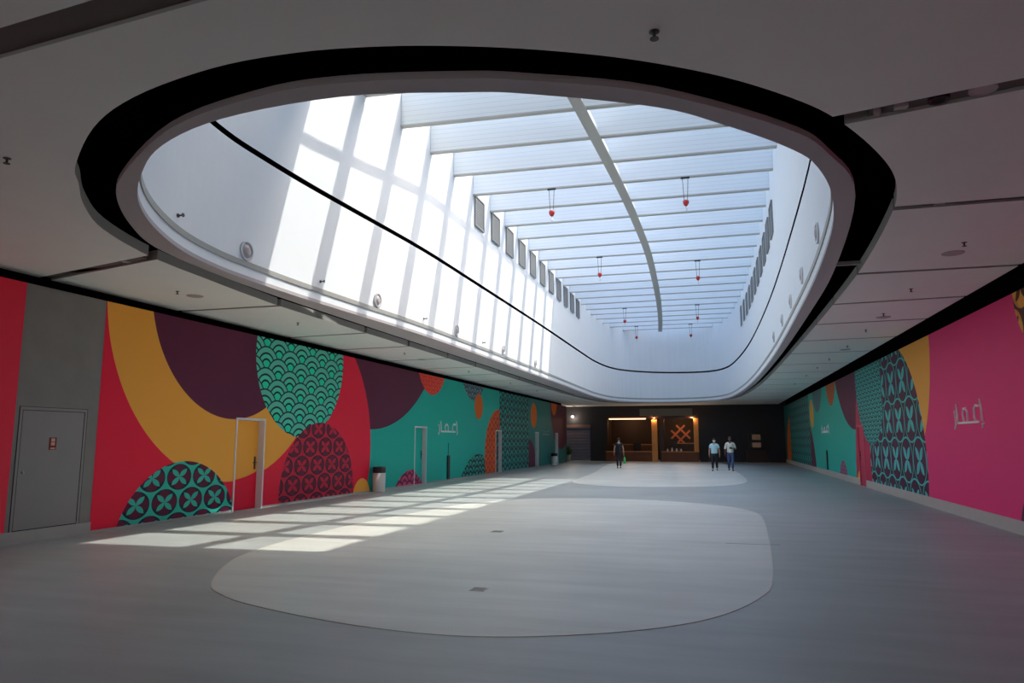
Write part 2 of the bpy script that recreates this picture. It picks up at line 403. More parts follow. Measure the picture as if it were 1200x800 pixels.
# slot backings (dark trays above the slots) and the black plenum around the shaft
for k, s in enumerate(edges+[((-10.6, 9.045), (5.1, 9.045), .15)]):
    t = NB(); hw = s[2]/2-.003
    for (xa, xb) in ((CXL, -8.45), (2.45, CXR)) if k > 2 and k < 17 else (((CXL, CXR),) if k < 2 else (((CXL, -8.2), (1.35, CXR)) if k == 2 else ((2.3, CXR),))):
        prism(t, [(xa, ln(s, xa)-hw), (xb, ln(s, xb)-hw), (xb, ln(s, xb)+hw), (xa, ln(s, xa)+hw)], ZC+.03, ZC+.06)
    struct('ceiling', t, M_SLOT)
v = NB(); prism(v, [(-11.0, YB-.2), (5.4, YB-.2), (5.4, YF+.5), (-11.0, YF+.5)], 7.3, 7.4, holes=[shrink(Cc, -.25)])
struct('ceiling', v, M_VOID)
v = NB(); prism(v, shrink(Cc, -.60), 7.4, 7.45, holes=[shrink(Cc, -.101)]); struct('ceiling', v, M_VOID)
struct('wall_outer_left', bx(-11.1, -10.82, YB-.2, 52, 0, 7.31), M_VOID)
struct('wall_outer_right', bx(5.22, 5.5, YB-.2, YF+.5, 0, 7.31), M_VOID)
struct('wall_front', bx(-11.1, 5.5, YB-.3, YB-.05, 0, 7.31), mat('front_wall', (.3, .3, .3, 1), .8))
# hanging ring and the shaft
struct('ceiling', prism(NB(), B, ZC, ZC+.06, holes=[Cc]), M_RING)
def shaft(z0, z1, name, m, th=.1):
    o = struct(name, prism(NB(), shrink(Cc, -th), z0, z1, holes=[Cc]), m)
    for v_ in o.data.vertices:      # the shadow slot climbs gently towards the left wall
        if 6.15 < v_.co.z < 7.5: v_.co.z += .30*(1.9-v_.co.x)/9.1
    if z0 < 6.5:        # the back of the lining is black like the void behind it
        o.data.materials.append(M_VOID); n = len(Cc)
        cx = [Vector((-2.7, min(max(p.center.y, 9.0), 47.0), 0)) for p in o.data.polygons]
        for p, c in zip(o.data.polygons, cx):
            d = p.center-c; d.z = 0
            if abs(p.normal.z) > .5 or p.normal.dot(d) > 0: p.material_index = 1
    return o
shaft(ZC+.06, ZC+.21, 'wall_skylight', M_WHITE)
struct('trim_3', prism(NB(), Cc, ZC+.21, ZC+.30, holes=[shrink(Cc, .02)]), M_TRIM)
shaft(ZC+.21, 6.21, 'wall_skylight', M_WHITE, .005)
shaft(6.32, 6.9, 'wall_skylight', M_WHITE, .005)
shaft(6.9, 10.55, 'wall_skylight', M_WHITE)
# unseen light blockers: sunshade over the near end, right parapet, tower beyond
struct('ceiling', prism(NB(), [(-9, 2), (9, 2), (9, 14.85), (-9, 14.0)], 16.0, 16.2), M_WHITE)  # floating sunshade, added to keep sun off while sky light enters below
struct('wall_sun_blocker', bx(2.05, 2.25, 4.5, 53, 10.55, 15.2), M_WHITE)  # added unseen parapet, height set to end the sun patches on the floor
struct('wall_tower_and_blocker', box(bx(12.0, 34, 50.2, 85, -1, 62), -25, 12.0, 66.5, 85, -1, 70), mat('tower_cladding', (.35, .38, .42, 1), .6))  # tower inferred from its shadow edge; far block added to dim skylight's far end

def ring_x(Y, side):
    """x where the shaft wall crosses the given Y"""
    xs = []
    for i in range(len(Cc)):
        (xa, ya_), (xb, yb_) = Cc[i-1], Cc[i]
        if (ya_-Y)*(yb_-Y) <= 0 and ya_ != yb_: xs.append(xa+(xb-xa)*(Y-ya_)/(yb_-ya_))
    return (min(xs) if side < 0 else max(xs)) if xs else None
ZB = 9.35
fins = []
k = -2
while True:
    Y = 15.66+1.754*k
    if Y > 51.6: break
    sk = max(0, .45*(1-max(k, 0)/7))
    xa, xb = ring_x(Y, -1)+.004, ring_x(Y+sk, 1)-.004
    root = empty('roof_fin', (0, Y, ZB)); fins.append(root)
    n = len(fins)-1
    tag(root, 'white roof fin across the skylight, %s from its near end' % ORD[n], 'roof fin', 'white fins across the skylight')
    def fin(z0, z1, t):
        bm = NB(); ya_, yb_ = 0, sk
        return prism(bm, [(xa, ya_-t/2), (xb, yb_-t/2), (xb, yb_+t/2), (xa, ya_+t/2)], z0, z1)
    obj('fin_web', fin(.04, 1.0, .09), M_FIN, root)
    obj('bottom_flange', fin(0, .04, .14), M_FLANGE, root)
    k += 1
# longitudinal spine under the fins and the purlin above them
SP = [(12.2,-3.0),(15.3,-2.8),(19,-2.62),(22,-2.5),(25,-2.43),(29.4,-2.4),(35,-2.55),(41,-2.8),(47,-3.15),(51.8,-3.5)]
def ribbon(tab, hw, z0, z1):
    p = crom([(b, a, 0) for a, b in tab], 4, closed=False)
    return prism(NB(), [(q[0]-hw, q[1]) for q in p]+[(q[0]+hw, q[1]) for q in reversed(p)], z0, z1)
sp = obj('spine_beam', ribbon(SP, .14, ZB-.03, ZB-.002), M_FLANGE); 
tag(sp, 'long grey-white beam running down the middle of the skylight under the fins', 'beam')
obj('beam_web', ribbon(SP, .05, ZB+.045, ZB+.3), M_FIN, sp)
pu = obj('purlin', bx(-6.05, -5.93, 12.2, 52.0, ZB+1.1, ZB+1.15), M_WHITE); pu['kind'] = 'structure'; pu.name = 'trim_4'

# wall louvres between the fins
def louvre(x, y, z, side, label):
    r = empty('wall_louvre', (x, y, z))
    s = side
    bm = NB()
    for (y0, y1, z0, z1) in ((-.46, .46, -.5, -.45), (-.46, .46, .45, .5), (-.46, -.41, -.45, .45), (.41, .46, -.45, .45)): box(bm, min(0, s*.05), max(0, s*.05), y0, y1, z0, z1)
    obj('frame', bm, M_LOUV, r)
    bm = NB()
    for i in range(11):
        z0 = -.44+i*.08; prism_ = box(bm, min(s*.008, s*.03), max(s*.008, s*.03), -.41, .41, z0, z0+.055)
    obj('blades', bm, M_LOUV, r)
    tag(r, label, 'louvre', 'louvres high on the skylight walls')
    return r
ll = louvre(-7.1, 21.45, 8.9, 1, 'grey louvre high on the left skylight wall, nearest of its row')
rl = louvre(1.9, 22.5, 8.25, -1, 'grey louvre high on the right skylight wall, nearest of its row')
for i in range(1, 11):
    y = 21.45+1.754*i
    c = copy_tree(ll); c.location = (ring_x(y, -1)+.005, y, 8.9); c['label'] = 'grey louvre high on the left skylight wall, %s of its row' % ORD[i]
    y = 22.5+1.754*i
    c = copy_tree(rl); c.location = (ring_x(y, 1)-.005, y, 8.25); c['label'] = 'grey louvre high on the right skylight wall, %s of its row' % ORD[i]
ll.location.x = ring_x(21.45, -1)+.005; rl.location.x = ring_x(22.5, 1)-.005

# ------------------------------------------------------------------ side walls
doorsL = [(14.13, 15.25), (24.32, 25.45), (34.38, 35.4), (42.6, 43.5), (48.3, 49.2)]
wl = NB(); y = 10.3
for a, b in doorsL:
    box(wl, XL-.06, XL, y, a, .05, ZW); box(wl, XL-.06, XL, a, b, 2.12, ZW); y = b
box(wl, XL-.06, XL, y, 52.0, .05, ZW)
struct('wall_left', wl, M_LEFT)
struct('wall_left', bx(XL-.06, XL, YB, 8.72, .2, ZW), mat('red_paint', RED, .55))
cw = NB(); box(cw, XL-.06, XL-.005, 8.72, 8.8, .2, ZW); box(cw, XL-.06, XL-.005, 10.06, 10.3, .2, ZW); box(cw, XL-.06, XL-.005, 8.8, 10.06, 2.13, ZW)
struct('wall_left', cw, M_CONC)
struct('wall_left', bx(XL-.4, XL-.3, YB, 52.0, 0, ZW), M_VOID)
struct('wall_left', bx(XL-.42, XL, 52.0, 52.2, 0, ZW), M_DARKW)
bl = NB(); y = 10.3
for a, b in doorsL: box(bl, XL-.05, XL+.006, y, a, 0, .05); y = b
box(bl, XL-.05, XL+.006, y, 52, 0, .05)
struct('baseboard_left', bl, M_SKIRT)
struct('baseboard_left', bx(XL-.06, XL+.02, YB, 10.3, 0, .2), M_SKIRT)
# right wall: doorway painted with the mural
wr = NB(); DR = (27.6, 28.7)
box(wr, XR, XR+.06, YB, DR[0], .24, ZW); box(wr, XR, XR+.06, DR[0], DR[1], 2.14, ZW); box(wr, XR, XR+.06, DR[1], YF, .24, ZW)
struct('wall_right', wr, M_RIGHT)
br = NB(); box(br, XR-.02, XR+.06, YB, DR[0], 0, .24); box(br, XR-.02, XR+.06, DR[1], YF, 0, .24)
struct('baseboard_right', br, M_SKIRTR)
struct('wall_right', bx(XR+.1, XR+.18, YB, YF, 0, ZW), M_VOID)
# doors
def door(name, X, s, a, b, leafm, framem, z1=2.12, depth=.2):
    """s: +1 when the room is on the +x side of the wall"""
    r = empty(name, (X, (a+b)/2, 0)); r['kind'] = 'structure'
    h = (b-a)/2; fr = NB(); P = .015; t = .05
    def bb(d0, d1, y0, y1, z0, z1_): box(fr, min(s*d0, s*d1), max(s*d0, s*d1), y0, y1, z0, z1_)
    bb(-depth, P, -h, -h+t, 0, z1); bb(-depth, P, h-t, h, 0, z1); bb(-depth, P, -h+t, h-t, z1-t, z1)
    obj('door_frame', fr, framem, r)
    lf = NB(); x0, x1 = sorted((-s*(depth-.05), -s*depth)); box(lf, x0, x1, -h+t+.003, h-t-.003, .01, z1-t-.003)
    l = obj('door_leaf', lf, leafm, r)
    hd = NB(); hy = h-t-.1; xs = -s*(depth-.05)
    x0, x1 = sorted((xs, xs+s*.012)); box(hd, x0, x1, hy-.025, hy+.025, .92, 1.22)
    tube(hd, [(xs, hy, 1.08), (xs+s*.05, hy, 1.08), (xs+s*.055, hy-.13, 1.08)], .012)
    obj('handle', hd, M_BLACK, l)
    return r
for i, (a, b) in enumerate(doorsL): door('door_%d' % (i+1), XL, 1, a, b, M_LEFT, M_FRAME)
door('door_6', XR, -1, DR[0], DR[1], mat('crimson_door', CRI, .5), mat('pink_frame', srgb(205, 80, 110), .5), z1=2.14, depth=.08)
# flush service door in the concrete panel
r = empty('door_7', (XL, 9.43, 0)); r['kind'] = 'structure'
fr = NB()
for q in ((-.63, -.585, .2, 2.13), (.585, .63, .2, 2.13), (-.585, .585, 2.085, 2.13)): box(fr, -.06, .004, *q)
obj('door_frame', fr, M_CONCD, r)
gp = NB()
for q in ((-.638, -.63, .2, 2.138), (.63, .638, .2, 2.138), (-.63, .63, 2.13, 2.138), (-.585, -.578, .25, 2.085), (.578, .585, .25, 2.085), (-.578, .578, 2.078, 2.085), (-.578, .578, .2, .215)): box(gp, -.05, .006, *q)
obj('shadow_gap', gp, M_BLACK, r)
lf = obj('door_leaf', bx(-.05, .0, -.575, .575, .215, 2.075), M_CONCD, r)
kb = lathe(NB(), [(.02, 0), (.022, .02), (.012, .03)], 12, (0, -.5, 1.1), 'X'); obj('knob', kb, M_STEEL, lf)
# small red notice on that door: person pictogram over a flame bar
sg = empty('door_notice', (XL+.0005, 9.43, 1.55)); tag(sg, 'small dark red fire notice with pale symbols on the grey service door', 'sign')
obj('plate', bx(0, .006, -.065, .065, -.1, .1), mat('notice_red', srgb(120, 20, 15), .4), sg)
pg = NB(); box(pg, .006, .008, -.035, .035, .03, .085); box(pg, .006, .008, -.035, .035, -.03, .02); box(pg, .006, .008, -.04, .045, -.09, -.065)
obj('symbol', pg, mat('notice_cream', srgb(210, 160, 140), .5), sg)

# ------------------------------------------------------------------ raised lettering
LOGO = [[(.0,.66),(.03,.4),(.02,.15),(-.02,0)], [(.09,.9),(.12,.5),(.12,.2)], [(.12,.2),(.86,.2)], [(.35,.2),(.31,.5),(.35,.7),(.43,.72),(.48,.55),(.48,.2)],
        [(.86,.74),(.78,.78),(.72,.66),(.71,.4),(.76,.2)], [(.93,.95),(.96,.6),(.965,.24)], [(1.0,.14),(.965,.1),(.965,.0)]]
def logo(X, s, ya_, yb_, z0, z1, label, th=.03, m=None):
    """ya_: image-left end, yb_: image-right end of the word"""
    L = empty('wall_lettering', (X, (ya_+yb_)/2, z0)); tag(L, label, 'lettering')
    for st in LOGO:
        bm = NB(); P = [((ya_+(yb_-ya_)*a)-(ya_+yb_)/2, (z1-z0)*b) for a, b in st]
        for (p, q) in zip(P, P[1:]):
            d = Vector((q[0]-p[0], q[1]-p[1])); ext = d.normalized()*th*.45; n = Vector((-d.y, d.x)).normalized()*th/2*(1.5 if abs(d.y) < .2*abs(d.x) else 1)
            c = [Vector(p)-ext-n, Vector(q)+ext-n, Vector(q)+ext+n, Vector(p)-ext+n]
            f = [bm.verts.new((s*.001, k_.x, k_.y)) for k_ in c]; g = [bm.verts.new((s*.03, k_.x, k_.y)) for k_ in c]
            bm.faces.new(f); bm.faces.new(g)
            for i in range(4): bm.faces.new((f[i], f[(i+1) % 4], g[(i+1) % 4], g[i]))
        obj('letter', bm, m or M_LOGO, L)
logo(XL, 1, 26.67, 28.83, 1.85, 2.4, 'white Arabic word on the teal mural beside the second white door frame', .045)
logo(XR, -1, 17.5, 15.8, 1.85, 2.42, 'white Arabic word on the pink right wall', .028)
logo(XR, -1, 37.7, 35.4, 1.92, 2.32, 'small white word on the teal part of the right wall', .06)
logo(XL, 1, 44.6, 46.4, 1.9, 2.3, 'faint white word on the dark teal far part of the left wall', .03, mat('faint_letters', (.25, .4, .4, 1), .5))

# narrow black bars on the murals
def bar(X, s, Y, z0, z1, z2, w_, label):
    r = empty('wall_bar', (X, Y, 0)); tag(r, label, 'bar')
    a_, b_ = sorted((s*.002, s*.05)); bm = bx(a_, b_, -w_, w_, z0, z1); obj('bar_body', bm, M_BLACK, r, bevel=.006)
    obj('cable', tube(NB(), [(s*.012, 0, z1), (s*.012, .005, z2)], .009), M_BLACK, r)
bar(XL, 1, 27.76, .052, 1.0, 1.5, .13, 'thick black upright bar on the teal left mural below the white word')
bar(XR, -1, 36.4, .26, 1.13, 1.2, .1, 'thin black upright bar on the teal part of the right wall')

# ------------------------------------------------------------------ bins
def bin_(x, y, label, r=.2, h=.78):
    R_ = empty('litter_bin', (x, y, 0)); tag(R_, label, 'bin', 'white litter bins along the left wall')
    obj('bin_body', lathe(NB(), [(r*.93, 0), (r*.96, .02), (r, h*.76)], 28), mat('bin_white', (.6, .58, .54, 1), .4), R_, smooth=True)
    obj('bin_top', lathe(NB(), [(r*1.03, h*.76), (r*1.03, h*.97), (r*.95, h), (r*.55, h), (r*.5, h*.93), (.02, h*.93)], 28), M_BLACK, R_)
bin_(-10.25, 21.0, 'white round litter bin with a black top by the edge of the red mural')
bin_(-10.2, 46.6, 'farther white litter bin with black top near the dark end of the left wall')

# ------------------------------------------------------------------ ceiling hardware
M_SPR = mat('sprinkler_dark', (.08, .07, .06, 1), .4, metal=.5)
def sprinkler(x, y, label):
    bm = lathe(NB(), [(.035, 0), (.035, -.006), (.012, -.01), (.010, -.045), (.03, -.05), (.03, -.056)], 14, (0, 0, 0))
    o = obj('ceiling_sprinkler', bm, M_SPR); o.location = (x, y, ZC-.001); tag(o, label, 'sprinkler', 'sprinklers on the ceiling panels'); return o
s0 = sprinkler(-.29, 4.54, 'small ceiling sprinkler alone on the panel at the near edge of the oval')
SPR = [(-6.48, 5.05, 'small sprinkler on the ceiling left of the oval, upper left in view'), (-9.35, 10.71, 'sprinkler beside a round speaker over the concrete panel')]
SPR += [(-9.2, y, 'sprinkler on the left ceiling strip, %s beyond the concrete panel' % ORD[i]) for i, y in enumerate((14.43, 20.4, 26.5, 32.5, 37.8))]
SPR += [(3.4+min(i, 4)*.09, y, 'sprinkler on the right ceiling strip, %s from the near end' % ORD[i]) for i, y in enumerate((10.91, 14.1, 16.75, 19.13, 22.28, 25.7, 28.6, 32.0, 36.5))]
for x, y, l in SPR:
    c = s0.copy(); COL.objects.link(c); c.location = (x, y, ZC-.001); c['label'] = l
M_DISC = mat('speaker_disc', (.42, .38, .37, 1), .7)
def disc_(x, y, label):
    bm = lathe(NB(), [(.15, 0), (.15, -.008), (.135, -.014), (.02, -.014)], 28)
    o = obj('ceiling_speaker', bm, M_DISC); o.location = (x, y, ZC-.001); tag(o, label, 'speaker', 'round ceiling speakers'); return o
d0 = disc_(-9.33, 11.15, 'flat round speaker on the left ceiling over the orange mural')
for x, y, l in [(3.43, 11.5, 'flat round speaker on the right ceiling, nearest'), (3.68, 17.25, 'flat round speaker on the right ceiling, second'), (3.85, 23.2, 'flat round speaker on the right ceiling, third'),
                (-9.4, 22.24, 'flat round speaker on the left ceiling strip over the teal mural')]:
    c = d0.copy(); COL.objects.link(c); c.location = (x, y, ZC-.001); c['label'] = l
# fittings inside the near slots
zs = ZC+.0285
def slot_thing(name, bm, m, x, y, label, cat):
    o = obj(name, bm, m); o.location = (x, y, zs); tag(o, label, cat); return o
slot_thing('downlight', lathe(NB(), [(.1, .002), (.1, -.018), (.09, -.018), (.085, -.01), (.01, -.01)], 24), mat('downlight_pink', (.5, .42, .42, 1), .6), 2.12, ln(SL[0], 2.12), 'pale round fitting in the near right ceiling slot at the picture edge', 'downlight')
slot_thing('downlight', lathe(NB(), [(.08, .002), (.08, -.03), (.06, -.03), (.05, -.01), (.01, -.01)], 24), M_BLACK, 1.83, ln(SL[0], 1.83), 'black round fitting in the near right ceiling slot', 'downlight')
slot_thing('slot_sensor', bx(-.05, .05, -.03, .03, -.03, .0015), mat('sensor_pale', (.5, .5, .48, 1), .5), 1.57, ln(SL[0], 1.57), 'small pale rectangular sensor in the near right ceiling slot', 'sensor')
slot_thing('slot_camera', lathe(NB(), [(.03, .0015), (.03, -.03), (.018, -.05), (.005, -.055)], 16), M_DISC, 1.4, ln(SL[0], 1.4), 'tiny round fitting nearest the oval in the right ceiling slot', 'sensor')
for (x, y, l) in [(2.6, 9.045, 'oval silver downlight in the second slot on the right ceiling'), (-8.6, ln(SL[0], -8.6), 'silver downlight in the slanted left ceiling slot near the oval')]:
    slot_thing('downlight', lathe(NB(), [(.06, .002), (.06, -.02), (.05, -.02), (.04, -.005), (.01, -.005)], 20), M_DISC, x, y, l, 'downlight')
def brace(x0, x1, y, label):
    o = obj('gap_bracket', bx(x0-.002, x1+.002, y-.03, y+.03, ZC+.07, ZC+.13), M_TRIM); tag(o, label, 'bracket')
brace(1.93, 2.33, 12.2, 'thin grey bracket across the black gap on the right of the oval')

# round grilles and sidewall sprinklers on the skylight walls
M_GRL = mat('grille_silver', (.55, .56, .57, 1), .4, metal=.3)
def wall_disc(y, side, z, label):
    x = ring_x(y, side); s = -side
    R_ = empty('wall_grille', (x+s*.002, y, z)); tag(R_, label, 'grille', 'round grilles on the skylight walls')
    obj('rim', lathe(NB(), [(.17, 0), (.17, s*.03), (.14, s*.035), (.13, s*.01), (.01, s*.01)], 32, axis='X'), M_GRL, R_)
    obj('cone', lathe(NB(), [(.12, s*.011), (.06, s*.05), (.01, s*.055)], 24, axis='X'), M_DISC, R_)
for i, y in enumerate((10.16, 14.7, 19.5, 24.2, 28.9)): wall_disc(y, -1, 4.78, 'round silver grille on the left skylight wall, %s from the near end' % ORD[i])
for i, y in enumerate((11.9, 15.0, 17.8, 20.6, 23.9)): wall_disc(y, 1, 4.85, 'round silver grille on the right skylight wall, %s from the near end' % ORD[i])
for i, y in enumerate((8.13, 12.45, 17.1, 21.9)):
    x = ring_x(y, -1); bm = lathe(NB(), [(.03, 0), (.03, .01), (.012, .012), (.012, .08), (.03, .085), (.03, .09)], 12, axis='X')
    o = obj('sidewall_sprinkler', bm, M_SPR); o.location = (x+.01, y, 4.74); tag(o, 'tiny dark sprinkler low on the left skylight wall, %s from the near end' % ORD[i], 'sprinkler', 'sidewall sprinklers')
for i, x in enumerate((-5.2, .1)):
    bm = lathe(NB(), [(.05, 0), (.05, -.02), (.02, -.03), (.02, -.14), (.05, -.15), (.05, -.16)], 12, axis='Y')
    yy = max(p[1] for p in Cc if abs(p[0]-x) < .6); o = obj('sidewall_sprinkler', bm, M_SPR); o.location = (x, yy-.05, 4.9)
    tag(o, 'dark sprinkler at the far end of the skylight wall, %s one' % ('left', 'right')[i], 'sprinkler', 'sidewall sprinklers')

# hoist hooks hanging from the fins
M_HRED = mat('hoist_red', srgb(190, 45, 45), .4)
H = [(-4.6, 3, 'left'), (-.57, 3, 'right'), (-4.45, 8, 'left'), (-.45, 9, 'right'), (-4.86, 15, 'left'), (-.71, 15, 'right'), (-4.9, 19, 'left'), (-1.3, 19, 'right')]
h0 = None
for i, (x, k, sd_) in enumerate(H):
    y = 15.6+1.754*k; sk = max(0, .45*(1-max(k, 0)/7)); y += sk*(x+7.2)/9.2
    lab = 'red hoist hook hung on two cables, %s row, %s from the near end' % (sd_, ORD[i//2])
    if h0 is None:
        h0 = empty('hanging_hoist', (x, y, ZB))
        obj('top_bar', bx(-.13, .13, -.03, .03, -.05, -.002), M_BLACK, h0)
        for sx in (-.08, .08): obj('cable', tube(NB(), [(sx, 0, -.05), (sx*.6, 0, -.72)], .009, 6), M_SPR, h0)
        obj('hook_block', lathe(NB(), [(.02, -.70), (.085, -.73), (.09, -.80), (.05, -.88), (.02, -.90)], 16), M_HRED, h0, smooth=True)
        obj('hook', tube(NB(), [(0, 0, -.90), (0, 0, -.96), (.03, 0, -1.0), (.02, 0, -1.04), (-.02, 0, -1.035)], .012, 6), M_STEEL, h0)
        c = h0
    else:
        c = copy_tree(h0); c.location = (x, y, ZB)
    tag(c, lab, 'hoist', 'hoist hooks under the skylight fins')

# ------------------------------------------------------------------ floor boxes
def floor_box(x, y, w_, label):
    r = empty('floor_box', (x, y, 0)); tag(r, label, 'floor box', 'floor boxes in the pale inlay')
    obj('frame', box(NB(), -w_, w_, -w_, w_, .0045, .010), M_STEEL, r); obj('lid', box(NB(), -w_*.85, w_*.85, -w_*.85, w_*.85, .0102, .012), M_SPR, r)
floor_box(-2.52, 7.65, .085, 'small dark floor box in the middle of the pale floor shape')
floor_box(-3.77, 12.47, .1, 'farther small dark floor box at the back of the pale floor shape')
sm = NB(); box(sm, .1, .9, 12.05, 12.065, .0041, .0055)
struct('trim_5', sm, mat('joint_dark', (.08, .08, .08, 1), .7))

# ------------------------------------------------------------------ far end of the hall
M_WARM = mat('warm_panel', srgb(235, 160, 85), .6, noise=.12, nscale=3)
M_WOOD = mat('brown_wood', srgb(120, 62, 30), .5, noise=.2, nscale=6)
M_DWOOD = mat('dark_wood', srgb(55, 28, 20), .5, noise=.2, nscale=6)
YS = 57.0
bw = NB()
box(bw, -16, -12.7, YS, YS+.3, 0, 7.31); box(bw, -9.55, -8.35, YS, YS+.3, 0, 7.31); box(bw, -12.7, -9.55, YS, YS+.3, 2.75, 7.31)
box(bw, -8.35, -1.15, YS, YS+.3, 3.45, 7.31); box(bw, -1.15, 9, YS, YS+.3, 0, 7.31)
struct('wall_back', bw, M_DARKW)
struct('wall_left', bx(-16.3, -16, 52.2, YS+.3, 0, 7.31), M_DARKW); struct('wall_left', bx(-16, -10.9, 52.2, 52.4, 0, 7.31), M_DARKW)
struct('ceiling', bx(-16.3, -10.6, 52.2, YS, ZC, ZC+.15), M_CEIL)
struct('ceiling', bx(-16.3, -10.9, 52, YS+.5, 7.3, 7.4), M_VOID)
# roller shutter
sh = empty('roller_shutter', (-11.1, YS+.12, 0)); tag(sh, 'dim brown roller shutter closing the shop at the far left end', 'shutter')
cv = NB()
for i in range(28):
    z = .02+i*.095; v_ = [cv.verts.new(p) for p in ((-1.55, .02, z), (1.55, .02, z), (1.55, -.03, z+.045), (-1.55, -.03, z+.045), (1.55, .02, z+.09), (-1.55, .02, z+.09))]
    cv.faces.new(v_[:4]); cv.faces.new((v_[3], v_[2], v_[4], v_[5]))
obj('curtain', cv, mat('shutter_brown', srgb(84, 60, 52), .6), sh)
obj('hood', bx(-1.6, 1.6, -.18, .05, 2.62, 2.85), mat('hood_brown', srgb(95, 70, 62), .6), sh)
obj('guide_rail', bx(-1.6, -1.55, -.06, .06, 0, 2.62), M_SPR, sh); obj('guide_rail', bx(1.55, 1.6, -.06, .06, 0, 2.62), M_SPR, sh)
# banner and plant in front of it
bn = empty('display_banner', (-12.0, 56.3, 0)); tag(bn, 'orange-red curved banner standing before the roller shutter', 'banner')
p = [(-.42, .05), (-.36, 1.2), (-.30, 1.85), (-.1, 2.05), (.12, 1.95), (.2, 1.3), (.38, .5), (.42, .05)]
bm = NB(); f = [bm.verts.new((a, 0, b)) for a, b in p]; g = [bm.verts.new((a, .03, b)) for a, b in p]; bm.faces.new(f); bm.faces.new(g)
for i in range(len(p)): bm.faces.new((f[i], f[(i+1) % len(p)], g[(i+1) % len(p)], g[i]))
obj('banner_sheet', bm, mat('banner_orange', srgb(225, 80, 35), .6), bn); obj('foot', bx(-.4, .4, -.15, .2, 0, .05), M_BLACK, bn)
pl = empty('potted_plant', (-11.1, 55.9, 0)); tag(pl, 'green plant in a pale pot beside the orange banner', 'plant')
obj('pot', lathe(NB(), [(.14, 0), (.2, .5), (.18, .5), (.16, .45), (.01, .45)], 20), mat('pot_pale', (.4, .4, .33, 1), .5), pl)
lf = NB()
for i in range(60):
    a = random.uniform(0, 6.28); e = random.uniform(.5, 1.4); L_ = random.uniform(.4, 1.0); d = Vector((math.cos(a)*math.cos(e), math.sin(a)*math.cos(e), math.sin(e)))
    o_ = Vector((0, 0, .45)); tip = o_+d*L_; sd2 = Vector((-math.sin(a), math.cos(a), 0))*.05; mid = o_+d*L_*.55+Vector((0, 0, .05))
    lf.faces.new([lf.verts.new(o_), lf.verts.new(mid+sd2), lf.verts.new(tip), lf.verts.new(mid-sd2)])
obj('foliage', lf, mat('leaf_green', srgb(50, 95, 45), .5), pl)
# shop front
sf = empty('shopfront', (-4.75, YS, 0)); tag(sf, 'warmly lit shop front with two wide windows under a grey fascia', 'shop front')
X0 = 4.75
def sfb(name, x0, x1, y0, y1, z0, z1, m, par=sf): return obj(name, bx(x0+X0, x1+X0, y0, y1, z0, z1), m, par)
sfb('wooden_plinth', -8.3, -4.75, -.05, .25, 0, .72, M_WOOD); sfb('wooden_plinth', -4.0, -1.2, -.05, .25, 0, .72, M_WOOD)
sfb('sill', -8.3, -4.75, -.10, .28, .72, .77, M_WARM); sfb('sill', -4.0, -1.2, -.10, .28, .72, .77, M_WARM)
sfb('post', -8.35, -8.15, -.04, .25, 0, 3.45, M_DWOOD); sfb('post', -4.1, -3.78, -.04, .25, 0, 3.3, M_DWOOD)
sfb('lit_column', -4.72, -4.3, -.02, .2, 0, 3.2, M_WARM); sfb('lit_column', -1.55, -1.2, -.02, .2, .77, 3.3, M_WARM)
sfb('lintel', -8.3, -1.15, -.03, .25, 3.3, 3.5, M_DWOOD)
sfb('fascia', -5.6, -1.6, -.12, -.005, 3.5, 4.05, mat('fascia_grey', srgb(110, 108, 100), .6))
sfb('light_strip', -8.0, -5.15, -.14, -.05, 3.24, 3.32, mat('strip_warm', (.9, .7, .5, 1), .5, emit=(1, .62, .32, 1), es=1.6))
gl = bpy.data.materials.new('shop_glass'); gl.use_nodes = True; gb = gl.node_tree.nodes['Principled BSDF']
gt = gl.node_tree
tr_ = gt.nodes.new('ShaderNodeBsdfTransparent'); gs = gt.nodes.new('ShaderNodeBsdfGlossy'); gs.inputs['Roughness'].default_value = .02
ms = gt.nodes.new('ShaderNodeMixShader'); ms.inputs[0].default_value = .002
gt.links.new(tr_.outputs[0], ms.inputs[1]); gt.links.new(gs.outputs[0], ms.inputs[2]); gt.links.new(ms.outputs[0], gt.nodes['Material Output'].inputs[0])
sfb('window_pane', -8.13, -4.74, .10, .11, .78, 3.29, gl); sfb('window_pane', -3.76, -1.57, .10, .11, .78, 3.29, gl)
# shop room behind
rm = NB(); box(rm, -8.5, -1.0, 62, 62.2, 0, 3.6); box(rm, -8.7, -8.5, YS+.3, 62, 0, 3.6); box(rm, -1.0, -.8, YS+.3, 62, 0, 3.6); box(rm, -8.5, -1.0, YS+.3, 62, 3.5, 3.6)
struct('wall_shop', rm, mat('shop_wall', srgb(52, 34, 28), .7))
# crossed timber wall art
xa = empty('crossed_art', (-2.75, 61.9, 2.1)); tag(xa, 'crossed wooden lattice artwork seen through the right shop window', 'artwork')
for j, (off, sgn) in enumerate(((-.30, 1), (.30, 1), (-.30, -1), (.30, -1))):
    bm = NB(); L_ = .78; d = Vector((sgn*.7071, 0, .7071)); n = Vector((-sgn*.7071, 0, .7071)) ; c0 = n*off
    q = [c0-d*L_-n*.075, c0+d*L_-n*.075, c0+d*L_+n*.075, c0-d*L_+n*.075]
    ff = [bm.verts.new(v_+Vector((0, -.012*j, 0))) for v_ in q]; gg = [bm.verts.new(v_+Vector((0, .08-.012*j, 0))) for v_ in q]; bm.faces.new(ff); bm.faces.new(gg)
    for i in range(4): bm.faces.new((ff[i], ff[(i+1) % 4], gg[(i+1) % 4], gg[i]))
    obj('slat', bm, mat('art_orange', srgb(215, 120, 70), .5), xa)
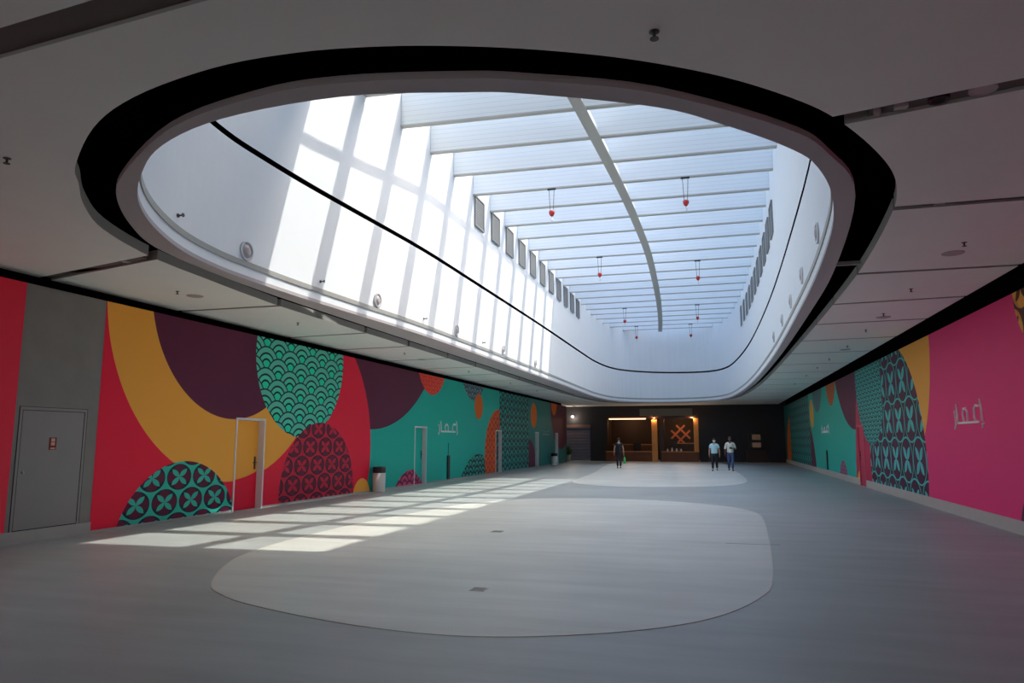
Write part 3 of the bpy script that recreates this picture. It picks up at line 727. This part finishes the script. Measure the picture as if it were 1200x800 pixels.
# shop furniture: two dark armchairs, shelf and counter
def chair(x, y, rz, label):
    r = empty('display_chair', (x, y, 0), rz); tag(r, label, 'chair')
    obj('seat', bx(-.3, .3, -.3, .3, .38, .48), M_BLACK, r, bevel=.03); obj('backrest', bx(-.3, .3, .24, .32, .48, 1.5), M_BLACK, r, bevel=.03)
    for sx in (-.25, .25):
        for sy in (-.25, .25): obj('leg', tube(NB(), [(sx, sy, 0), (sx*.95, sy*.95, .38)], .02), M_BLACK, r)
chair(-6.0, 58.6, 3.14, 'dark high-backed chair behind the left shop window'); chair(-3.2, 58.4, 3.3, 'dark high-backed chair behind the right shop window')
st = empty('shop_counter', (-2.4, 59.5, 0)); tag(st, 'brown counter with a pale top inside the right shop window', 'counter')
obj('counter_body', bx(-1.0, 1.0, -.3, .3, 0, 1.35), M_DWOOD, st); obj('counter_top', bx(-1.05, 1.05, -.34, .34, 1.35, 1.41), M_WARM, st)
sc = empty('shop_counter', (-6.9, 60, 0)); tag(sc, 'long low cabinet inside the left shop window', 'counter')
obj('counter_body', bx(-1.2, 2.2, -.3, .3, 0, 1.25), M_WOOD, sc); obj('counter_top', bx(-1.25, 2.25, -.34, .34, 1.25, 1.31), M_WARM, sc)
for i in range(7):
    x = -3.55+i*.17; bm = lathe(NB(), [(.03, 0), (.06, .03), (.07, .1), (.05, .16), (.03, .2+.04*(i % 3))], 14)
    o = obj('display_vase', bm, mat('vase_%d' % i, (.75, .72, .66, 1) if i % 2 == 0 else (.05, .05, .06, 1), .4), None, smooth=True); o.location = (x, YS-.04 if False else YS+.02, .771)
    tag(o, '%s small ornament on the right shop sill, %s from the left' % ('white' if i % 2 == 0 else 'black', ORD[i]), 'ornament', 'ornaments on the shop sill')
# shop lamps (warm)
M_GLOW = mat('lamp_glow', (1, .8, .6, 1), .5, emit=(1, .6, .3, 1), es=6)
def spot(x, y, z, e, label):
    r = empty('shop_spotlight', (x, y, z)); tag(r, label, 'spotlight', 'spotlights in the lit shop')
    obj('housing', lathe(NB(), [(.05, .0), (.06, -.12), (.05, -.12), (.05, -.02)], 16), M_BLACK, r)
    obj('lens', lathe(NB(), [(.048, -.105), (.02, -.108), (.001, -.109)], 16), M_GLOW, r)
    l = bpy.data.lights.new('shop_light', 'POINT'); l.energy = e; l.color = (1, .58, .28); l.shadow_soft_size = .06
    lo = bpy.data.objects.new('shop_light', l); COL.objects.link(lo); lo.location = (0, 0, -.18); lo.parent = r
spot(-6.8, 60.5, 3.49, 22, 'warm spotlight inside the left shop window'); spot(-2.6, 60.3, 3.49, 20, 'warm spotlight inside the right shop window')
spot(-4.52, YS-.097, 3.499, 16, 'warm spotlight over the lit column between the shop windows'); spot(-1.66, YS-.097, 3.499, 16, 'warm spotlight over the lit column right of the shop')
# bulkhead lamp
bl_ = empty('round_lamp', (-10.9, YS-.25, 3.5)); tag(bl_, 'small bright round white lamp above the roller shutter', 'lamp')
obj('globe', lathe(NB(), [(.01, -.08), (.07, -.07), (.11, -.03), (.12, 0), (.11, .03), (.07, .06), (.01, .07)], 20), mat('lamp_white', (1, 1, 1, 1), .5, emit=(1, .95, .85, 1), es=5), bl_, smooth=True)
obj('bracket', bx(-.03, .03, .10, .25, -.03, .03), M_BLACK, bl_)
ll_ = bpy.data.lights.new('round_lamp_light', 'POINT'); ll_.energy = 22; ll_.color = (1, .8, .62); ll_.shadow_soft_size = .1
lo_ = bpy.data.objects.new('round_lamp_light', ll_); COL.objects.link(lo_); lo_.location = (0, -.3, -.1); lo_.parent = bl_
# dim display case on the right of the back wall
dc = empty('display_case', (2.95, YS-.02, 0)); tag(dc, 'small dim glowing display case in the dark right corner', 'display case')
obj('case_frame', bx(-.55, .55, -.35, 0, .95, 2.15), M_DARKW, dc); obj('case_plinth', bx(-.7, .7, -.4, 0, 0, .9), M_DWOOD, dc)
obj('lit_picture', bx(-.3, .3, -.362, -.352, 1.65, 2.05), mat('case_glow', (.08, .05, .03, 1), .5, emit=(.9, .5, .3, 1), es=.025), dc)
obj('lit_picture', bx(-.3, .3, -.362, -.352, 1.1, 1.45), mat('case_glow2', (.08, .05, .03, 1), .5, emit=(.95, .55, .35, 1), es=.03), dc)

# ------------------------------------------------------------------ people
def skin_mesh(name, nodes, edges_, m, parent, root=0, sub=1):
    me = bpy.data.meshes.new(name); me.from_pydata([n[0] for n in nodes], edges_, [])
    o = bpy.data.objects.new(name, me); COL.objects.link(o)
    md = o.modifiers.new('skin', 'SKIN'); md.use_smooth_shade = True
    for i, n in enumerate(nodes):
        r = n[1]; me.skin_vertices[0].data[i].radius = r if isinstance(r, tuple) else (r, r)
    me.skin_vertices[0].data[root].use_root = True
    s = o.modifiers.new('sub', 'SUBSURF'); s.levels = sub; s.render_levels = sub
    dg = bpy.context.evaluated_depsgraph_get(); dg.update()
    nm = bpy.data.meshes.new_from_object(o.evaluated_get(dg)); bpy.data.objects.remove(o)
    for p_ in nm.polygons: p_.use_smooth = True
    nm.materials.clear(); nm.materials.append(m)
    q = bpy.data.objects.new(name, nm); COL.objects.link(q); q.parent = parent
    return q
def person(loc, rz, label, skin, shirt, trou, shoe, hair, arms, legs, sleeve=.6, H_=1.75, extras=None, girth=1.0):
    """local frame: faces -y; arms/legs: {'L': [...], 'R': [...]} joint positions for a 1.75 m figure"""
    r = empty('person', loc, rz); r.scale = (H_/1.75,)*3; tag(r, label, 'person')
    N, Ed = [], []
    def add(p, rad, par=None):
        N.append((p, rad)); i = len(N)-1
        if par is not None: Ed.append((par, i))
        return i
    g = girth
    pel = add((0, 0, .93), (.13*g, .10*g)); wa = add((0, 0, 1.08), (.12*g, .09*g), pel); ch = add((0, 0, 1.28), (.145*g, .10*g), wa)
    sh_ = add((0, 0, 1.42), (.10, .07), ch); nk = add((0, -.005, 1.50), .05, sh_); hb = add((0, -.01, 1.57), (.062, .07), nk); hc = add((0, -.012, 1.64), (.075, .092), hb); ht = add((0, -.005, 1.71), (.06, .075), hc)
    no = add((0, -.115, 1.615), .012, hb)
    for s in (-1, 1): add((s*.083, 0, 1.62), .012, hc)
    tips = {}
    for s, k_ in ((-1, 'R'), (1, 'L')):
        hip, kn, an, toe = legs[k_]
        a = add(hip, .085, pel); b = add(kn, .055, a); c = add(an, .038, b); add(toe, .03, c)
        el, wr_, hd = arms[k_]
        a = add((s*.175, 0, 1.40), .055, sh_); b = add(el, .04, a); c = add(wr_, .028, b)
        W, Hd = Vector(wr_), Vector(hd); d = (Hd-W).normalized(); pm = add(tuple(W+d*.06), (.030, .022), c); tips[k_] = W+d*.13
        side = d.cross(Vector((1, 0, 0))); side = side.normalized() if side.length > .1 else Vector((0, 1, 0))
        for f_ in range(4):
            o_ = side*((f_-1.5)*.02); l_ = (.065, .08, .075, .055)[f_]
            k1 = add(tuple(W+d*.095+o_), .009, pm); k2 = add(tuple(W+d*(.095+l_*.55)+o_+Vector((-s*.008, 0, 0))), .0085, k1); add(tuple(W+d*(.095+l_)+o_+Vector((-s*.022, 0, 0))), .007, k2)
        t1 = add(tuple(W+d*.045-side*.035), .011, pm); add(tuple(W+d*.085-side*.05), .009, t1)
    skin_mesh('body', N, Ed, skin, r, 0, 1)
    # trousers
    N2, E2 = [((0, 0, .95), (.145*g, .115*g)), ((0, 0, 1.02), (.14*g, .11*g))], [(0, 1)]
    for k_ in 'RL':
        hip, kn, an, toe = legs[k_]; i = len(N2)
        N2 += [(hip, .10), (kn, .075), ((an[0], an[1], an[2]+.02), .062)]; E2 += [(0, i), (i, i+1), (i+1, i+2)]
    skin_mesh('trousers', N2, E2, trou, r, 0, 1)
    # shirt
    N3 = [((0, 0, 1.10), (.15*g, .115*g)), ((0, 0, .93), (.165*g, .13*g)), ((0, 0, 1.28), (.17*g, .12*g)), ((0, 0, 1.42), (.115, .085)), ((0, 0, 1.475), (.065, .06))]; E3 = [(0, 1), (0, 2), (2, 3), (3, 4)]
    for s, k_ in ((-1, 'R'), (1, 'L')):
        el, wr_, hd = arms[k_]; S = Vector((s*.175, 0, 1.405)); i = len(N3)
        if sleeve <= 1: N3 += [(tuple(S), .072), (tuple(S.lerp(Vector(el), sleeve)), .068)]; E3 += [(3, i), (i, i+1)]
        else: N3 += [(tuple(S), .072), (el, .058), (tuple(Vector(el).lerp(Vector(wr_), sleeve-1)), .05)]; E3 += [(3, i), (i, i+1), (i+1, i+2)]
    skin_mesh('shirt', N3, E3, shirt, r, 0, 1)
    for k_ in 'RL':
        hip, kn, an, toe = legs[k_]; a, t_ = Vector(an), Vector(toe)
        d = (t_-a); d.z = 0; d.normalize(); zb = min(an[2], toe[2]) 
        skin_mesh('shoe', [(tuple(a-d*.04+Vector((0, 0, -.045))), (.045, .045)), (tuple(a+d*.08+Vector((0, 0, -.055))), (.045, .038)), (tuple(a+d*.17+Vector((0, 0, -.06))), (.04, .03))], [(0, 1), (1, 2)], shoe, r, 0, 1)
    if hair:
        bm = NB(); bmesh.ops.create_uvsphere(bm, u_segments=20, v_segments=14, radius=1)
        bmesh.ops.delete(bm, geom=[v_ for v_ in bm.verts if v_.co.z < -.05-(.55 if v_.co.y > .1 else 0)], context='VERTS')
        for v_ in bm.verts: v_.co = Vector((v_.co.x*.086, v_.co.y*.104+.002, v_.co.z*.088+1.665))
        obj('hair', bm, hair, r, smooth=True)
    ey = mat('eye_dark', (.02, .015, .012, 1), .3)
    for s in (-1, 1):
        bm = NB(); bmesh.ops.create_uvsphere(bm, u_segments=8, v_segments=6, radius=.009); bmesh.ops.translate(bm, verts=bm.verts, vec=(s*.03, -.097, 1.64)); obj('eye', bm, ey, r)
    mo = NB(); box(mo, -.022, .022, -.093, -.085, 1.572, 1.58); obj('mouth', mo, mat('lips', (.25, .09, .07, 1), .5), r)
    if extras: extras(r, tips)
    return r
SK1 = mat('skin_tan', srgb(195, 145, 125), .55); SK2 = mat('skin_brown', srgb(120, 82, 66), .55)
HAIR = mat('hair_black', (.012, .01, .01, 1), .6); SHOE = mat('shoe_black', (.012, .012, .012, 1), .5); TRB = mat('trousers_black', (.015, .015, .018, 1), .8)
JEAN = mat('jeans_blue', srgb(72, 88, 130), .85, noise=.25, nscale=12); WHT = mat('shirt_cream', (.78, .76, .68, 1), .8); BLU = mat('shirt_light_blue', srgb(190, 232, 242), .8); BLK = mat('shirt_black', (.013, .014, .018, 1), .85)
walkA = {'R': [(-.09,-.02,.88),(-.10,-.12,.50),(-.10,-.10,.105),(-.12,-.25,.045)], 'L': [(.09,.0,.88),(.10,.02,.50),(.10,.20,.125),(.11,.08,.045)]}
walkB = {'R': [(-.09,0,.88),(-.09,-.01,.50),(-.08,.2,.125),(-.08,.08,.045)], 'L': [(.09,-.02,.88),(.09,-.12,.50),(.085,-.12,.105),(.10,-.27,.045)]}
armD = {'R': [(-.25,.02,1.14),(-.27,-.04,.90),(-.27,-.06,.80)], 'L': [(.25,.03,1.14),(.27,.0,.90),(.275,-.02,.80)]}
def ex_bag(r, tips):
    t = tips['R']
    b = obj('bag', NBbag(t), mat('bag_green', srgb(70, 190, 95), .6), None); b.name = 'shopping_bag'
    b.parent = None; b.matrix_world = r.matrix_world if False else Matrix.LocRotScale(r.location, r.rotation_euler, r.scale)
    tag(b, 'green carrier bag held by the person in black', 'bag')
def NBbag(t):
    bm = NB(); x, y, z = t; z -= .02; x -= .04
    rows = [(-.10, .07, .015), (-.14, .13, .05), (-.30, .16, .07), (-.44, .15, .07), (-.47, .12, .05)]
    rings = []
    for dz, w_, d_ in rows:
        rings.append([bm.verts.new((x+d_*math.cos(a)*1.0, y+w_*math.sin(a), z+dz)) for a in [2*math.pi*i/16 for i in range(16)]])
    for i in range(len(rings)-1):
        for k_ in range(16): bm.faces.new((rings[i][k_], rings[i][(k_+1) % 16], rings[i+1][(k_+1) % 16], rings[i+1][k_]))
    bm.faces.new(rings[0]); bm.faces.new(rings[-1])
    for s in (-.06, .06): tube(bm, [(x, y+s, z-.10), (x, y+s*.5, z-.03), (x, y, z+.0)], .008, 6)
    return bm
def ex_mask(r, tips):
    bm = NB(); bmesh.ops.create_uvsphere(bm, u_segments=16, v_segments=10, radius=1)
    bmesh.ops.delete(bm, geom=[v_ for v_ in bm.verts if v_.co.y > -.15], context='VERTS')
    for v_ in bm.verts: v_.co = Vector((v_.co.x*.075, v_.co.y*.122-.008, v_.co.z*.052+1.59))
    obj('face_mask', bm, mat('mask_white', (.8, .85, .86, 1), .8), r, smooth=True)
def ex_phone(r, tips):
    t = tips['L']; bm = box(NB(), t.x-.075, t.x+.075, t.y-.05, t.y-.04, t.z-.04, t.z+.04)
    b = obj('phone', bm, M_BLACK, None, bevel=.004); b.matrix_world = Matrix.LocRotScale(r.location, r.rotation_euler, r.scale)
    tag(b, 'black phone held by the man in the cream shirt', 'phone')
    bd = NB(); bmesh.ops.create_uvsphere(bd, u_segments=16, v_segments=10, radius=1)
    bmesh.ops.delete(bd, geom=[v_ for v_ in bd.verts if v_.co.y > .1 or v_.co.z > .25], context='VERTS')
    for v_ in bd.verts: v_.co = Vector((v_.co.x*.073, v_.co.y*.098-.008, v_.co.z*.06+1.575))
    obj('beard', bd, HAIR, r, smooth=True)
person((-5.35, 41.8, 0), math.pi+.1, 'person in a black shirt and black trousers walking away with a green bag', SK1, BLK, TRB, SHOE, HAIR, armD, walkB, .5, 1.76, ex_bag, 1.15)
person((-.06, 39.73, 0), -.05, 'person in a light blue shirt, dark trousers and white face mask', SK1, BLU, TRB, SHOE, HAIR, armD, walkA, .75, 1.72, ex_mask, 1.22)
armP = {'R': [(-.25,.04,1.14),(-.26,.0,.90),(-.26,-.02,.80)], 'L': [(.25,.0,1.14),(.13,-.23,1.16),(.05,-.27,1.17)]}
person((.75, 39.95, 0), .05, 'bearded person in a cream shirt and blue jeans looking at a phone', SK2, WHT, JEAN, SHOE, mat('hair_cropped', (.05, .035, .03, 1), .7), armP, walkB, 1.1, 1.80, ex_phone, 1.18)
